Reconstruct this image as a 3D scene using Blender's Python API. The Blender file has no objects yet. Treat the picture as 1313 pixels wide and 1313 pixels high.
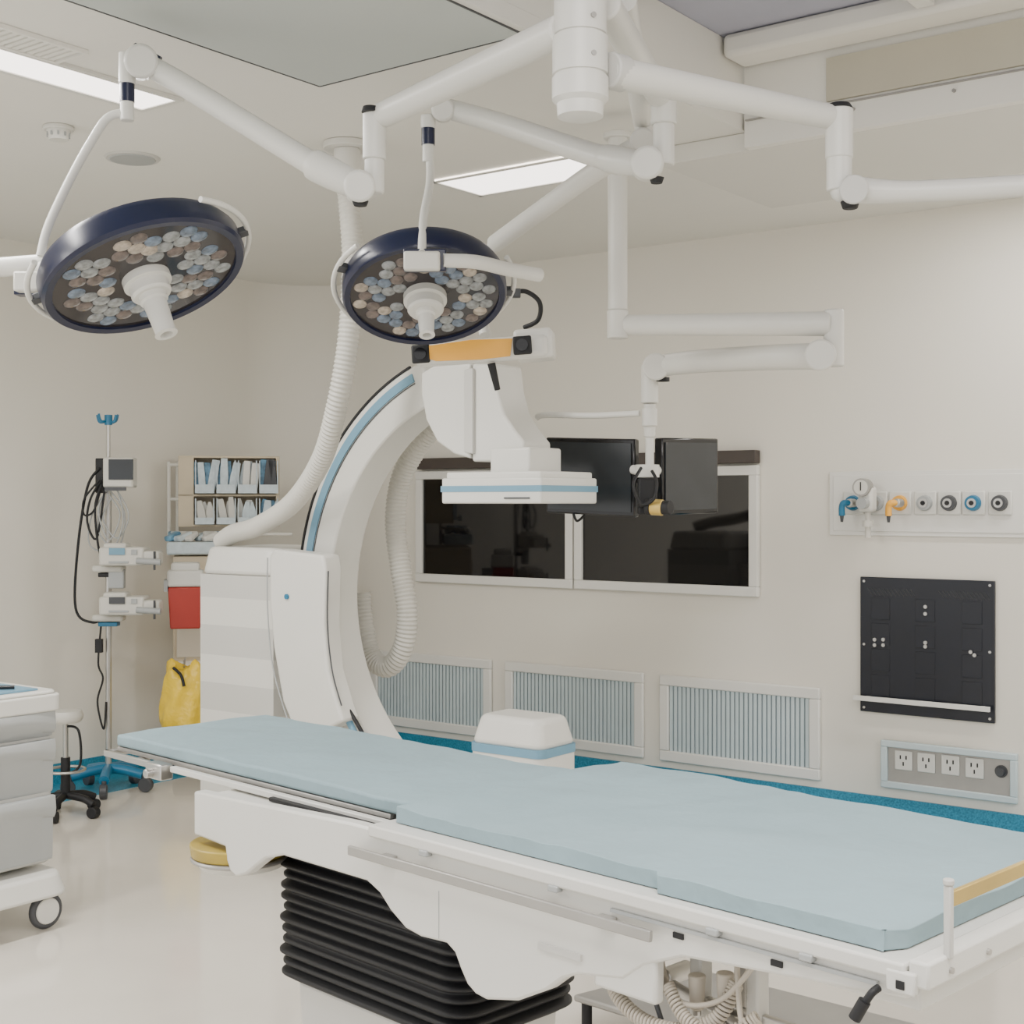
import bpy, bmesh, math, random
from mathutils import Vector, Matrix
import mathutils.noise as ns
random.seed(4)
# ---------- survey frame: camera station at height 1.5 m, X along back wall, Y into it
H=1.5;F=1760.0;CX=656.5;HY=645.0
RT=Vector((.8,.6,0));FW=Vector((-.6,.8,0));UP=Vector((0,0,1))
def P(px,py,d):
    a=(px-CX)/F
    return RT*(a*d)+FW*d+Vector((0,0,H+(HY-py)/F*d))
def onY(px,py,Y):
    a=(px-CX)/F; return P(px,py,Y/(.6*a+.8))
def onX(px,py,X):
    a=(px-CX)/F; return P(px,py,X/(.8*a-.6))
def onZ(px,py,z):
    return P(px,py,(z-H)*F/(HY-py))
def T(t,n,z):
    t-=2.95;n+=1.57
    r=(t+n)*.70711;f=(n-t)*.70711
    v=RT*r+FW*f; v.z=z; return v
TT=(T(1,0,0)-T(0,0,0)).normalized(); TN=(T(0,1,0)-T(0,0,0)).normalized()
# ---------- materials
def lin(c):
    return tuple(((x/255)/12.92 if x/255<=.04045 else ((x/255+.055)/1.055)**2.4) for x in c)
def mat(name,c,rough=.5,metal=0,var=.04,vs=6,bump=0,bs=40,emi=0,spec=.5,coat=0,alpha=1,trans=0):
    m=bpy.data.materials.new(name);m.use_nodes=True
    nt=m.node_tree;b=nt.nodes['Principled BSDF'];l=lin(c)
    b.inputs['Roughness'].default_value=rough;b.inputs['Metallic'].default_value=metal
    b.inputs['Specular IOR Level'].default_value=spec
    b.inputs['Coat Weight'].default_value=coat
    b.inputs['Transmission Weight'].default_value=trans
    b.inputs['Alpha'].default_value=alpha
    tc=nt.nodes.new('ShaderNodeTexCoord')
    n=nt.nodes.new('ShaderNodeTexNoise');n.inputs['Scale'].default_value=vs;n.inputs['Detail'].default_value=3
    nt.links.new(tc.outputs['Object'],n.inputs['Vector'])
    r=nt.nodes.new('ShaderNodeValToRGB')
    r.color_ramp.elements[0].position=.3;r.color_ramp.elements[1].position=.7
    r.color_ramp.elements[0].color=tuple(x*(1-var) for x in l)+(1,)
    r.color_ramp.elements[1].color=tuple(min(1,x*(1+var)) for x in l)+(1,)
    nt.links.new(n.outputs['Fac'],r.inputs['Fac']);nt.links.new(r.outputs['Color'],b.inputs['Base Color'])
    if bump:
        n2=nt.nodes.new('ShaderNodeTexNoise');n2.inputs['Scale'].default_value=bs;n2.inputs['Detail'].default_value=4
        nt.links.new(tc.outputs['Object'],n2.inputs['Vector'])
        bp=nt.nodes.new('ShaderNodeBump');bp.inputs['Strength'].default_value=bump;bp.inputs['Distance'].default_value=.02
        nt.links.new(n2.outputs['Fac'],bp.inputs['Height']);nt.links.new(bp.outputs['Normal'],b.inputs['Normal'])
    if emi:
        b.inputs['Emission Color'].default_value=l+(1,);b.inputs['Emission Strength'].default_value=emi
    return m
M_wall=mat('wall_paint',(226,222,212),.5,var=.01,vs=1.5)
M_wall2=mat('laminate_warm',(218,210,195),.5,var=.012,vs=1.5)
M_ceil=mat('ceiling_paint',(229,227,220),.7,var=.01,vs=2)
M_slab=mat('ceiling_slab_paint',(217,215,208),.7,var=.01,vs=2)
M_ceilp=mat('ceiling_panel_paint',(190,196,193),.6,var=.02,vs=2)
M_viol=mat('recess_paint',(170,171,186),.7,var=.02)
M_tan=mat('tan_panel',(188,183,166),.6,var=.02)
M_floor=mat('vinyl_floor',(212,206,195),.11,var=.02,vs=5,bump=.012,bs=3)
M_blue=mat('teal_vinyl',(50,132,160),.45,var=.35,vs=110)
M_white=mat('white_enamel',(214,213,207),.38,var=.01)
M_white2=mat('white_enamel_greyer',(196,195,190),.4,var=.01)  # slightly greyer enamel for secondary parts and bands
M_off=mat('off_white_plastic',(206,204,196),.45,var=.015)
M_hose=mat('hose_plastic',(196,194,186),.5,var=.03)
M_stripe=mat('blue_stripe',(108,150,174),.4,var=.02)
M_pad=mat('pale_blue_sheet',(143,165,172),.9,var=.04,vs=4,bump=.8,bs=7,spec=.2)
M_navy=mat('navy_plastic',(14,22,52),.28,var=.1)
M_dark=mat('dark_glass_face',(46,42,44),.08,var=.15)
M_black=mat('black_rubber',(18,19,23),.6,var=.1)
M_blackg=mat('black_gloss',(16,16,20),.14,var=.1)
M_glass=mat('dark_window_glass',(13,12,14),.04,var=.3,vs=1.5)
M_screen=mat('screen_glass',(42,46,50),.2,var=.1)
M_steel=mat('brushed_steel',(190,188,184),.3,metal=.9,var=.05)
M_dsteel=mat('dull_steel',(165,163,159),.42,metal=.6,var=.06)
M_yel=mat('amber_yellow',(236,172,60),.4,var=.04)
M_yel2=mat('yellow_plastic_bag',(236,200,52),.35,var=.1,bump=1.0,bs=12)
M_gold=mat('brass_reflecting_plate',(200,172,98),.35,metal=.5,var=.15)
M_olive=mat('olive_yellow_plastic',(168,146,62),.4,var=.12,vs=14)
M_red=mat('red_plastic',(168,50,40),.4,var=.05)
M_beige=mat('beige_laminate',(202,188,163),.5,var=.04)
M_teal=mat('teal_plastic',(28,108,145),.35,var=.05)
M_lensA=mat('lens_grey',(128,132,134),.1,var=.45,vs=50,coat=.6)
M_lensB=mat('lens_cream',(168,156,142),.1,var=.4,vs=50,coat=.6)
M_lensC=mat('lens_blue',(92,108,128),.1,var=.45,vs=50,coat=.6)
M_lensD=mat('lens_brown',(92,80,76),.1,var=.4,vs=50,coat=.6)
M_lamp=mat('lamp_diffuser',(255,246,240),.5,emi=3.5)
M_slat=mat('vent_slat',(194,208,212),.5,var=.03)
M_slatd=mat('vent_dark',(134,147,153),.6,var=.04)
M_pblack=mat('panel_black_blue',(15,19,31),.3,var=.15)
M_brown=mat('blind_box',(66,58,54),.5,var=.05)
M_frame=mat('window_frame_paint',(224,223,218),.4,var=.01)
M_clear=mat('clear_plastic',(195,208,214),.15,var=.1,vs=30)
M_bluebag=mat('blue_packet',(105,152,182),.35,var=.45,vs=25)
M_grey=mat('grey_plastic',(162,165,165),.45,var=.03)
M_lgrey=mat('light_grey_plastic',(164,167,167),.4,var=.02)
M_dgrey=mat('dark_grey_plastic',(66,68,72),.45,var=.05)
M_bcable=mat('beige_cable',(176,168,155),.5,var=.05)
# ---------- mesh builder
class MB:
    def __init__(s): s.bm=bmesh.new()
    def _f(s,vs,mi):
        try:
            f=s.bm.faces.new(vs);f.material_index=mi;f.smooth=True;return f
        except ValueError: return None
    def obox(s,c,sz,ax=None,mi=0):
        ax=ax or (Vector((1,0,0)),Vector((0,1,0)),Vector((0,0,1)))
        c=Vector(c);v=[]
        for i in (-1,1):
            for j in (-1,1):
                for k in (-1,1):
                    v.append(s.bm.verts.new(c+ax[0]*(i*sz[0]/2)+ax[1]*(j*sz[1]/2)+ax[2]*(k*sz[2]/2)))
        for q in ((0,1,3,2),(4,6,7,5),(0,4,5,1),(2,3,7,6),(0,2,6,4),(1,5,7,3)): s._f([v[i] for i in q],mi)
        return s
    def box(s,x0,x1,y0,y1,z0,z1,mi=0):
        return s.obox(((x0+x1)/2,(y0+y1)/2,(z0+z1)/2),(abs(x1-x0),abs(y1-y0),abs(z1-z0)),None,mi)
    def tbox(s,t0,t1,n0,n1,z0,z1,mi=0):
        return s.obox(T((t0+t1)/2,(n0+n1)/2,(z0+z1)/2),(t1-t0,n1-n0,z1-z0),(TT,TN,UP),mi)
    def rings(s,loops,mi=0,cap=True,closed=False):
        L=[[s.bm.verts.new(p) for p in lp] for lp in loops]
        n=len(L[0])
        rng=range(len(L)) if closed else range(len(L)-1)
        for i in rng:
            a=L[i];b=L[(i+1)%len(L)]
            for j in range(n): s._f([a[j],a[(j+1)%n],b[(j+1)%n],b[j]],mi)
        if cap and not closed:
            s._f(L[0][::-1],mi);s._f(L[-1],mi)
        return s
    def cyl(s,p0,p1,r0,r1=None,seg=24,mi=0):
        r1=r0 if r1 is None else r1
        p0=Vector(p0);p1=Vector(p1);ax=(p1-p0).normalized();u=ax.orthogonal().normalized();w=ax.cross(u)
        lp=[]
        for p,r in ((p0,r0),(p1,r1)):
            lp.append([p+(u*math.cos(2*math.pi*i/seg)+w*math.sin(2*math.pi*i/seg))*r for i in range(seg)])
        return s.rings(lp,mi)
    def rev(s,prof,o,ax,seg=40,mi=0,cap=False):
        o=Vector(o);ax=Vector(ax).normalized();u=ax.orthogonal().normalized();w=ax.cross(u)
        lp=[[o+ax*h+(u*math.cos(2*math.pi*i/seg)+w*math.sin(2*math.pi*i/seg))*max(r,.0004) for i in range(seg)] for r,h in prof]
        return s.rings(lp,mi,True)
    def tube(s,pts,r,seg=12,mi=0,sub=8,closed=False,rib=None):
        pts=[Vector(p) for p in pts]
        if sub>1 and len(pts)>2:
            q=[];n=len(pts)
            m=n if closed else n-1
            for i in range(m):
                if closed: a,b,c,d=pts[(i-1)%n],pts[i],pts[(i+1)%n],pts[(i+2)%n]
                else: a,b,c,d=pts[max(i-1,0)],pts[i],pts[i+1],pts[min(i+2,n-1)]
                for k in range(sub):
                    t=k/sub
                    q.append(.5*((2*b)+(c-a)*t+(2*a-5*b+4*c-d)*t*t+(3*b-a-3*c+d)*t**3))
            if not closed:q.append(pts[-1])
            pts=q
        if rib:
            L=[0]
            for i in range(1,len(pts)): L.append(L[-1]+(pts[i]-pts[i-1]).length)
            n=int(L[-1]/rib);q=[];j=0
            for k in range(n+1):
                d=L[-1]*k/n
                while j<len(L)-2 and L[j+1]<d:j+=1
                t=(d-L[j])/max(L[j+1]-L[j],1e-9);q.append(pts[j].lerp(pts[j+1],min(t,1)))
            pts=q
        n=len(pts);loops=[];u=None
        for i in range(n):
            if closed: tg=(pts[(i+1)%n]-pts[i-1]).normalized()
            elif rib: tg=(pts[min(i+3,n-1)]-pts[max(i-3,0)]).normalized()
            else: tg=(pts[min(i+1,n-1)]-pts[max(i-1,0)]).normalized()
            if u is None: u=tg.orthogonal().normalized()
            else:
                u=(u-tg*u.dot(tg))
                u=u.normalized() if u.length>1e-6 else tg.orthogonal().normalized()
            w=tg.cross(u)
            rr=r(i/(n-1)) if callable(r) else r
            if rib: rr*= (1.0 if i%2 else .88)
            loops.append([pts[i]+(u*math.cos(2*math.pi*k/seg)+w*math.sin(2*math.pi*k/seg))*rr for k in range(seg)])
        return s.rings(loops,mi,True,closed)
    def prism(s,pts,vec,mi=0):
        pts=[Vector(p) for p in pts];vec=Vector(vec)
        return s.rings([pts,[p+vec for p in pts]],mi,True)
    def ball(s,c,r,mi=0,sc=(1,1,1),seg=20):
        c=Vector(c);lp=[]
        for i in range(1,seg//2):
            th=math.pi*i/(seg//2)
            lp.append([c+Vector((sc[0]*r*math.sin(th)*math.cos(2*math.pi*k/seg),sc[1]*r*math.sin(th)*math.sin(2*math.pi*k/seg),sc[2]*r*math.cos(th))) for k in range(seg)])
        return s.rings(lp,mi,True)
    def arc(s,c,R0,R1,y0,y1,a0,a1,n=60,mi=0):
        lp=[]
        for i in range(n+1):
            a=math.radians(a0+(a1-a0)*i/n);dx=math.cos(a);dz=math.sin(a)
            lp.append([Vector((c[0]+dx*R0,y0,c[1]+dz*R0)),Vector((c[0]+dx*R1,y0,c[1]+dz*R1)),Vector((c[0]+dx*R1,y1,c[1]+dz*R1)),Vector((c[0]+dx*R0,y1,c[1]+dz*R0))])
        return s.rings(lp,mi,True)
WL={}
SC=bpy.context.scene.collection
def thing(name,label,cat,loc,group=None):
    e=bpy.data.objects.new(name,None);e.empty_display_size=.1;e.location=loc
    e['label']=label;e['category']=cat
    if group:e['group']=group
    SC.objects.link(e);WL[e.name]=Vector(loc);return e
def part(name,mb,mats,parent=None,bevel=0,label=None,cat=None,kind=None,group=None,ang=35,segs=2,subd=0):
    if not isinstance(mats,(list,tuple)):mats=[mats]
    bm=mb.bm
    bmesh.ops.recalc_face_normals(bm,faces=bm.faces)
    me=bpy.data.meshes.new(name);bm.to_mesh(me);bm.free()
    for m in mats:me.materials.append(m)
    xs=[v.co for v in me.vertices]
    c=Vector([(min(v[i] for v in xs)+max(v[i] for v in xs))/2 for i in range(3)])
    me.transform(Matrix.Translation(-c))
    me.set_sharp_from_angle(angle=math.radians(ang))
    o=bpy.data.objects.new(name,me);SC.objects.link(o);WL[o.name]=c
    if parent: o.parent=parent;o.location=c-WL[parent.name]
    else:o.location=c
    if bevel:
        b=o.modifiers.new('bevel','BEVEL');b.width=bevel;b.segments=segs;b.limit_method='ANGLE';b.angle_limit=math.radians(40)
    if label:o['label']=label
    if cat:o['category']=cat
    if kind:o['kind']=kind
    if group:o['group']=group
    return o
# =============== ROOM ===============
YW=6.25;XL=-6.33;XR=3.2;ZC=2.86;YF=-1.6
AR=range(90,181,3)
arcp=[(-5.83+.5*math.cos(math.radians(a)),5.75+.5*math.sin(math.radians(a))) for a in AR]
def solidstrip(path,nrm,z0,z1,th):
    m=MB();lp=[]
    for (x,y),(nx,ny) in zip(path,nrm):
        lp.append([Vector((x,y,z0)),Vector((x,y,z1)),Vector((x+nx*th,y+ny*th,z1)),Vector((x+nx*th,y+ny*th,z0))])
    m.rings(lp,0,True);return m
na=[(math.cos(math.radians(a)),math.sin(math.radians(a))) for a in AR]
part('wall_back',solidstrip([(XR,YW)]+arcp,[(0,1)]+na,0,3.3,.1),M_wall,kind='structure')
part('wall_left',solidstrip([(XL,5.75),(XL,YF)],[(-1,0)]*2,0,3.3,.1),M_wall,kind='structure')
part('wall_right',MB().box(XR,XR+.1,YF,YW,0,3.3),M_wall,kind='structure')
inn=[(-x,-y) for x,y in na]
part('baseboard_back',solidstrip([(XR,YW)]+arcp,[(0,-1)]+inn,0,.112,.012),M_blue,kind='structure')
part('baseboard_left',solidstrip([(XL,5.75),(XL,YF)],[(1,0)]*2,0,.112,.012),M_blue,kind='structure')
part('floor',MB().box(-6.45,XR+.1,YF,YW+.1,-.1,0),M_floor,kind='structure')
bd=solidstrip([(XR,YW-.012)]+[(x-nx*.012,y-ny*.012) for (x,y),(nx,ny) in zip(arcp,na)]+[(XL+.012,YF)],[(0,-1)]+inn+[(1,0)],.0,.003,.38)
part('trim_1',bd,M_blue,kind='structure')
XE=-2.33
m=MB();m.box(-6.45,XE,YF,YW+.1,ZC,ZC+.05);m.box(XE,XR+.1,4.54,YW+.1,ZC,ZC+.05)
part('ceiling',m,M_ceil,kind='structure')
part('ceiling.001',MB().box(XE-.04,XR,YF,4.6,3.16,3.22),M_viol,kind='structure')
part('ceiling.002',MB().box(-2.7,XR,4.54,5.49,2.79,ZC-.001),M_slab,kind='structure',bevel=.003)
part('ceiling.003',MB().box(XE+.01,XR,4.5,4.54,2.79,3.158),M_ceil,kind='structure',bevel=.003)
part('ceiling.005',MB().box(XE-.04,XE-.001,YF,4.53,ZC+.051,3.158),M_ceil,kind='structure')
m=MB()
a=onY(1060,80,4.49);m.box(a.x,XR,4.485,4.499,2.90,3.05)
part('trim_2',m,M_tan,kind='structure')
m=MB();m.box(XE+.02,XR,4.488,4.499,2.885,2.89)
for x in [-1.9+.35*i for i in range(12)]:
    m.cyl((x,4.499,2.86),(x,4.49,2.86),.006);
m.box(-1.05,-1.045,4.49,4.499,2.8,2.885)
part('trim_3',m,M_dsteel,kind='structure')
part('ceiling.006',MB().box(-1.60,-1.54,YF,4.29,3.08,3.159),M_ceil,kind='structure',bevel=.004)
part('ceiling.007',MB().box(XE+.01,3.0,4.33,4.49,3.075,3.159),M_ceil,kind='structure',bevel=.02)
part('ceiling.008',MB().box(XE+.01,3.0,3.62,3.72,3.09,3.159),M_ceil,kind='structure',bevel=.01)
def seam(a,b,w=.006):
    a=Vector(a);b=Vector(b);d=(b-a).normalized()
    return (a+b)/2,((b-a).length,w,.004),(d,UP.cross(d),UP)
m=MB();c0=onZ(410,110,ZC);
for p,q in (((c0.x,c0.y,ZC-.002),(c0.x,YF,ZC-.002)),((c0.x,c0.y,ZC-.002),(-2.36,c0.y,ZC-.002)),((-2.36,c0.y,ZC-.002),(-2.36,YF,ZC-.002))):
    c,s,ax=seam(p,q);m.obox(c,s,ax)
part('trim_4',m,M_dgrey,kind='structure')
part('ceiling.004',MB().box(c0.x+.004,-2.364,YF,c0.y-.004,ZC-.003,ZC-.0005),M_ceilp,kind='structure')
def clight(x0,x1,y0,y1,label,power,z=ZC):
    e=thing('ceiling_light',label,'ceiling light',((x0+x1)/2,(y0+y1)/2,z-.006),'recessed ceiling light panels')
    m=MB();w=.02
    m.box(x0-w,x1+w,y0-w,y0,z-.012,z-.0005);m.box(x0-w,x1+w,y1,y1+w,z-.012,z-.0005)
    m.box(x0-w,x0,y0,y1,z-.012,z-.0005);m.box(x1,x1+w,y0,y1,z-.012,z-.0005)
    part('frame',m,M_white,e)
    part('diffuser',MB().box(x0,x1,y0,y1,z-.008,z-.001),M_lamp,e,label='glowing white diffuser')
    L=bpy.data.lights.new('panel_lamp','AREA');L.shape='RECTANGLE';L.size=x1-x0;L.size_y=y1-y0;L.energy=power;L.color=(1,.975,.94)
    o=bpy.data.objects.new('panel_lamp',L);o.location=((x0+x1)/2,(y0+y1)/2,z-.02);SC.objects.link(o)
A=onZ(557,230,ZC);C=onZ(822,214,ZC)
clight(A.x,C.x,C.y,A.y,'long recessed white ceiling light above the imaging arm',58)
A=onZ(225,125,ZC);B=onZ(165,132,ZC)
clight(B.x,A.x,A.y-2.2,A.y,'long recessed white ceiling light over the trolley side',75)
clight(-1.2,0.6,.2,1.4,'added unseen ceiling light panel over the table',80,3.16)  # out-of-view panel added as extra room light
clight(.9,2.6,2.6,3.1,'added unseen ceiling light panel on the right',65,3.16)  # extra panel outside the frame, added to brighten the room
clight(-5.2,-4.6,-1.4,.4,'added unseen ceiling light panel on the right',80)  # unseen panel added to light the left wall
clight(-2.0,2.9,5.56,5.70,'narrow ceiling light slot along the wall',70)
gx1,gy1=-3.50,onZ(92,68,ZC).y;gx0=-3.635
e=thing('ceiling_grille','white slatted air return grille in the ceiling','air vent',(gx0,gy1-.4,ZC))
m=MB()
for i in range(40): m.box(gx0,gx1,gy1-1.0+i*.025,gy1-.984+i*.025,ZC-.010,ZC-.001)
m.box(gx0-.012,gx0,gy1-1.0,gy1,ZC-.014,ZC-.001);m.box(gx1,gx1+.012,gy1-1.0,gy1,ZC-.014,ZC-.001);m.box(gx0-.012,gx1+.012,gy1,gy1+.012,ZC-.014,ZC-.001)
part('slats',m,M_ceil,e)
c=onZ(75,162,ZC)
e=thing('smoke_detector','white round smoke detector on the ceiling','smoke detector',c)
part('base',MB().cyl(c-UP*.0005,c-UP*.016,.055),M_white,e,bevel=.004)
m=MB().cyl(c-UP*.016,c-UP*.05,.042,.034)
for i in range(10):
    a=i*math.pi/5;m.obox(c+Vector((math.cos(a)*.040,math.sin(a)*.040,-.032)),(.004,.007,.014),(Vector((math.cos(a),math.sin(a),0)),Vector((-math.sin(a),math.cos(a),0)),UP),1)
part('sensor_head',m,[M_white,M_grey],e)
c=onZ(170,202,ZC)
e=thing('ceiling_speaker','round flat pale speaker grille on the ceiling','speaker',c)
part('ring',MB().cyl(c-UP*.0005,c-UP*.008,.108,.102,seg=40),M_white2,e)
part('grille',MB().cyl(c-UP*.008,c-UP*.012,.090,.086,seg=40),M_grey,e)
# =============== WALL ITEMS ===============
def wx(px): return onY(px,645,YW).x
xa,xb,xc=wx(537),wx(739),wx(975)
zw0,zw1=1.03,1.69
def window(name,x0,x1):
    e=bpy.data.objects.new(name,None);e.location=((x0+x1)/2,YW,zw0);e['kind']='structure';SC.objects.link(e);WL[e.name]=Vector(e.location)
    m=MB();w=.05
    m.box(x0,x1,YW-.035,YW-.001,zw0,zw0+w);m.box(x0,x1,YW-.035,YW-.001,zw1-w,zw1)
    m.box(x0,x0+w,YW-.035,YW-.001,zw0+w,zw1-w);m.box(x1-w,x1,YW-.035,YW-.001,zw0+w,zw1-w)
    part('window_frame',m,M_frame,e,bevel=.005)
    part('glass',MB().box(x0+w,x1-w,YW-.016,YW-.002,zw0+w,zw1-w),M_glass,e,label='dark reflective glass pane')
window('window_1',xa,xb-.005);window('window_2',xb+.005,xc)
part('blind_box',MB().box(xa+.02,xc+.0,YW-.06,YW-.001,1.70,1.765),M_brown,bevel=.004,label='dark brown roller blind box above the observation window',cat='blind box')
def vent(x0,x1,z0=.15,z1=.6):
    e=thing('wall_vent','white framed wall air grille with thin vertical slats','air vent',((x0+x1)/2,YW,z0),'low wall air grilles')
    m=MB();w=.055
    m.box(x0,x1,YW-.025,YW-.001,z0,z0+w);m.box(x0,x1,YW-.025,YW-.001,z1-w,z1)
    m.box(x0,x0+w,YW-.025,YW-.001,z0+w,z1-w);m.box(x1-w,x1,YW-.025,YW-.001,z0+w,z1-w)
    part('frame',m,M_frame,e,bevel=.006)
    m=MB();m.box(x0+w,x1-w,YW-.006,YW-.002,z0+w,z1-w,1)
    n=int((x1-x0-2*w)/.025)
    for i in range(n):
        x=x0+w+(i+.5)*(x1-x0-2*w)/n
        m.box(x-.0085,x+.0085,YW-.014,YW-.006,z0+w,z1-w)
    part('slats',m,[M_slat,M_slatd],e)
vent(wx(478),wx(632));vent(wx(650),wx(827));vent(wx(848),wx(1053))
gx0=wx(1065);gx1=wx(1340)
def wz(px,py): return onY(px,py,YW).z
gz0,gz1=wz(1200,688),wz(1200,603)
e=thing('medical_gas_panel','white wall panel with a row of medical gas outlets','gas panel',((gx0+gx1)/2,YW,gz0))
part('panel',MB().box(gx0,gx1,YW-.012,YW-.001,gz0,gz1).box(gx0+.02,gx1,YW-.016,YW-.012,gz0+.02,gz1-.02),M_frame,e,bevel=.003)
for i,px in enumerate((1095,1125,1155,1187,1218,1249,1283)):
    c=onY(px,645,YW-.016);c.z=1.5
    mm={0:M_teal,2:M_yel,3:M_grey,4:M_dgrey,5:M_teal,6:M_dgrey}.get(i,M_grey)
    o=part('gas_outlet',MB().box(c.x-.053,c.x+.053,YW-.028,YW-.0161,c.z-.055,c.z+.055),M_white,e,bevel=.006)
    part('outlet_ring',MB().cyl((c.x,YW-.028,c.z),(c.x,YW-.05,c.z),.037,.033,seg=32),mm,o)
    part('outlet_socket',MB().cyl((c.x,YW-.05,c.z),(c.x,YW-.056,c.z),.021).cyl((c.x,YW-.056,c.z),(c.x,YW-.058,c.z),.011,mi=1),[M_steel,M_black],o)
def probe(px,m1,label,nm):
    c=onY(px,645,YW-.06);c.z=1.5
    e=thing(nm,label,'gas connector',c)
    part('coupling',MB().cyl(c,c+Vector((-.005,-.05,0)),.02),M_steel,e,bevel=.003)
    part('elbow',MB().tube([c+Vector((-.005,-.04,0)),c+Vector((-.025,-.06,-.0)),c+Vector((-.035,-.06,-.02)),c+Vector((-.035,-.06,-.06))],.015),m1,e)
    part('tail',MB().cyl(c+Vector((-.035,-.06,-.06)),c+Vector((-.035,-.06,-.09)),.01,.006),M_dgrey,e)
probe(1095,M_teal,'teal gas hose connector plugged into the wall outlet','gas_connector')
probe(1155,M_yel,'yellow gas hose connector plugged into the wall outlet','gas_connector')
c=onY(1115,640,YW-.07)
e=thing('suction_regulator','white suction regulator with round pressure gauge on the gas panel','suction regulator',c)
part('body',MB().box(c.x-.035,c.x+.035,YW-.13,YW-.057,c.z-.06,c.z+.06),M_white,e,bevel=.015)
part('gauge',MB().cyl((c.x-.01,YW-.1,c.z+.055),(c.x-.01,YW-.15,c.z+.055),.042,seg=32).cyl((c.x-.01,YW-.15,c.z+.055),(c.x-.01,YW-.152,c.z+.055),.034,seg=32,mi=1),[M_dsteel,M_white],e)
part('needle',MB().obox((c.x-.01,YW-.154,c.z+.06),(.005,.002,.04)),M_black,e)
part('knob',MB().cyl((c.x,YW-.13,c.z-.02),(c.x,YW-.17,c.z-.02),.026),M_grey,e)
part('drain_jar',MB().cyl((c.x,YW-.09,c.z-.06),(c.x,YW-.09,c.z-.10),.012).cyl((c.x,YW-.09,c.z-.10),(c.x,YW-.09,c.z-.13),.026).cyl((c.x,YW-.09,c.z-.13),(c.x,YW-.09,c.z-.18),.014),M_off,e)
x0,x1=wx(1105),wx(1277);z0,z1=wz(1190,919),wz(1190,742)
e=thing('electrical_panel','black wall panel with switches and sockets','electrical panel',((x0+x1)/2,YW,z0))
part('plate',MB().box(x0,x1,YW-.02,YW-.001,z0,z1),M_pblack,e,bevel=.003)
w=(x1-x0);h=(z1-z0)
for r in range(4):
    for cc in range(3):
        cx=x0+w*(.16+.34*cc);cz=z1-h*(.23+.19*r)
        part('switch_plate',MB().box(cx-.046,cx+.046,YW-.023,YW-.0201,cz-.052,cz+.052),M_pblack,e,bevel=.0015)
m=MB()
for px,py in ((1187,778),(1187,787),(1122,820),(1133,820),(1122,827),(1133,827),(1187,824),(1187,829),(1245,836),(1250,840)):
    c=onY(px,py,YW-.023);m.cyl(c,c+Vector((0,-.008,0)),.0085)
part('terminals',m,M_steel,e)
m=MB()
for i in range(12):
    for k in (0,1):
        xx=x0+w*(.08 if k==0 else .62)+i*.019; m.obox((xx,YW-.0205,z1-.07),(.005,.001,.045),(Vector((.8,0,.6)),Vector((0,1,0)),Vector((-.6,0,.8))))
part('vent_louvres',m,M_blackg,e)
part('grab_bar',MB().box(x0-.02,x1-.01,YW-.06,YW-.045,z0+.055,z0+.078).box(x0+.03,x0+.05,YW-.046,YW-.02,z0+.06,z0+.075).box(x1-.06,x1-.04,YW-.046,YW-.02,z0+.06,z0+.075),M_frame,e,bevel=.002,label='pale horizontal bar')
m=MB()
for xx in (x0+.02,x1-.02):
    for zz in (z0+.02,(z0+z1)/2,z1-.02): m.cyl((xx,YW-.02,zz),(xx,YW-.024,zz),.006)
part('screws',m,M_steel,e)
x0,x1=wx(1132),wx(1306);z0,z1=wz(1220,1019),wz(1220,957)
e=thing('socket_panel','steel wall panel with four white power sockets and a knob','power outlet',((x0+x1)/2,YW,z0))
part('surround',MB().box(x0,x1,YW-.03,YW-.001,z0,z0+.03).box(x0,x1,YW-.03,YW-.001,z1-.03,z1).box(x0,x0+.03,YW-.03,YW-.001,z0+.03,z1-.03).box(x1-.03,x1,YW-.03,YW-.001,z0+.03,z1-.03),M_slat,e,bevel=.004)
part('back_plate',MB().box(x0+.03,x1-.03,YW-.014,YW-.002,z0+.03,z1-.03),M_dsteel,e)
for px,py in ((1159,975),(1188,978),(1219,981),(1250,985)):
    c=onY(px,py,YW-.014)
    o=part('socket',MB().box(c.x-.042,c.x+.042,YW-.022,YW-.0141,c.z-.045,c.z+.045),M_white,e,bevel=.004)
    m=MB()
    for dx,dz in ((-.014,.015),(.014,.015),(0,-.015)): m.box(c.x+dx-.003,c.x+dx+.003,YW-.0235,YW-.022,c.z+dz-.009,c.z+dz+.009)
    part('socket_slots',m,M_black,o)
c=onY(1284,989,YW-.014)
part('knob',MB().cyl(c,c+Vector((0,-.03,0)),.018).cyl(c,c+Vector((0,-.006,0)),.028),M_dgrey,e)
# =============== CEILING BOOM / LIGHTS ===============
hub=P(744,60,3.0);hz=hub.z
e=thing('ceiling_boom_column','white cylindrical ceiling column carrying several boom arms','ceiling boom',(hub.x,hub.y,3.16))
zt=lambda y:H+(HY-y)/F*3.0
part('column',MB().rev([(.058,3.158-hz),(.058,zt(45)-hz),(.0545,zt(46)-hz),(.0545,zt(48)-hz),(.061,zt(49)-hz),(.061,zt(96)-hz),(.057,zt(97)-hz),(.057,zt(100)-hz),(.062,zt(101)-hz),(.062,zt(128)-hz),(.052,zt(134)-hz),(.05,zt(150)-hz),(.03,zt(154)-hz)],hub,UP),M_white,e)
m=MB()
for y in (30,78):
    c=Vector((hub.x,hub.y,zt(y)));dirn=(-FW*.9+RT*.43).normalized()
    m.cyl(c+dirn*.055,c+dirn*.063,.006)
part('bolts',m,M_dsteel,e)
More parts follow.
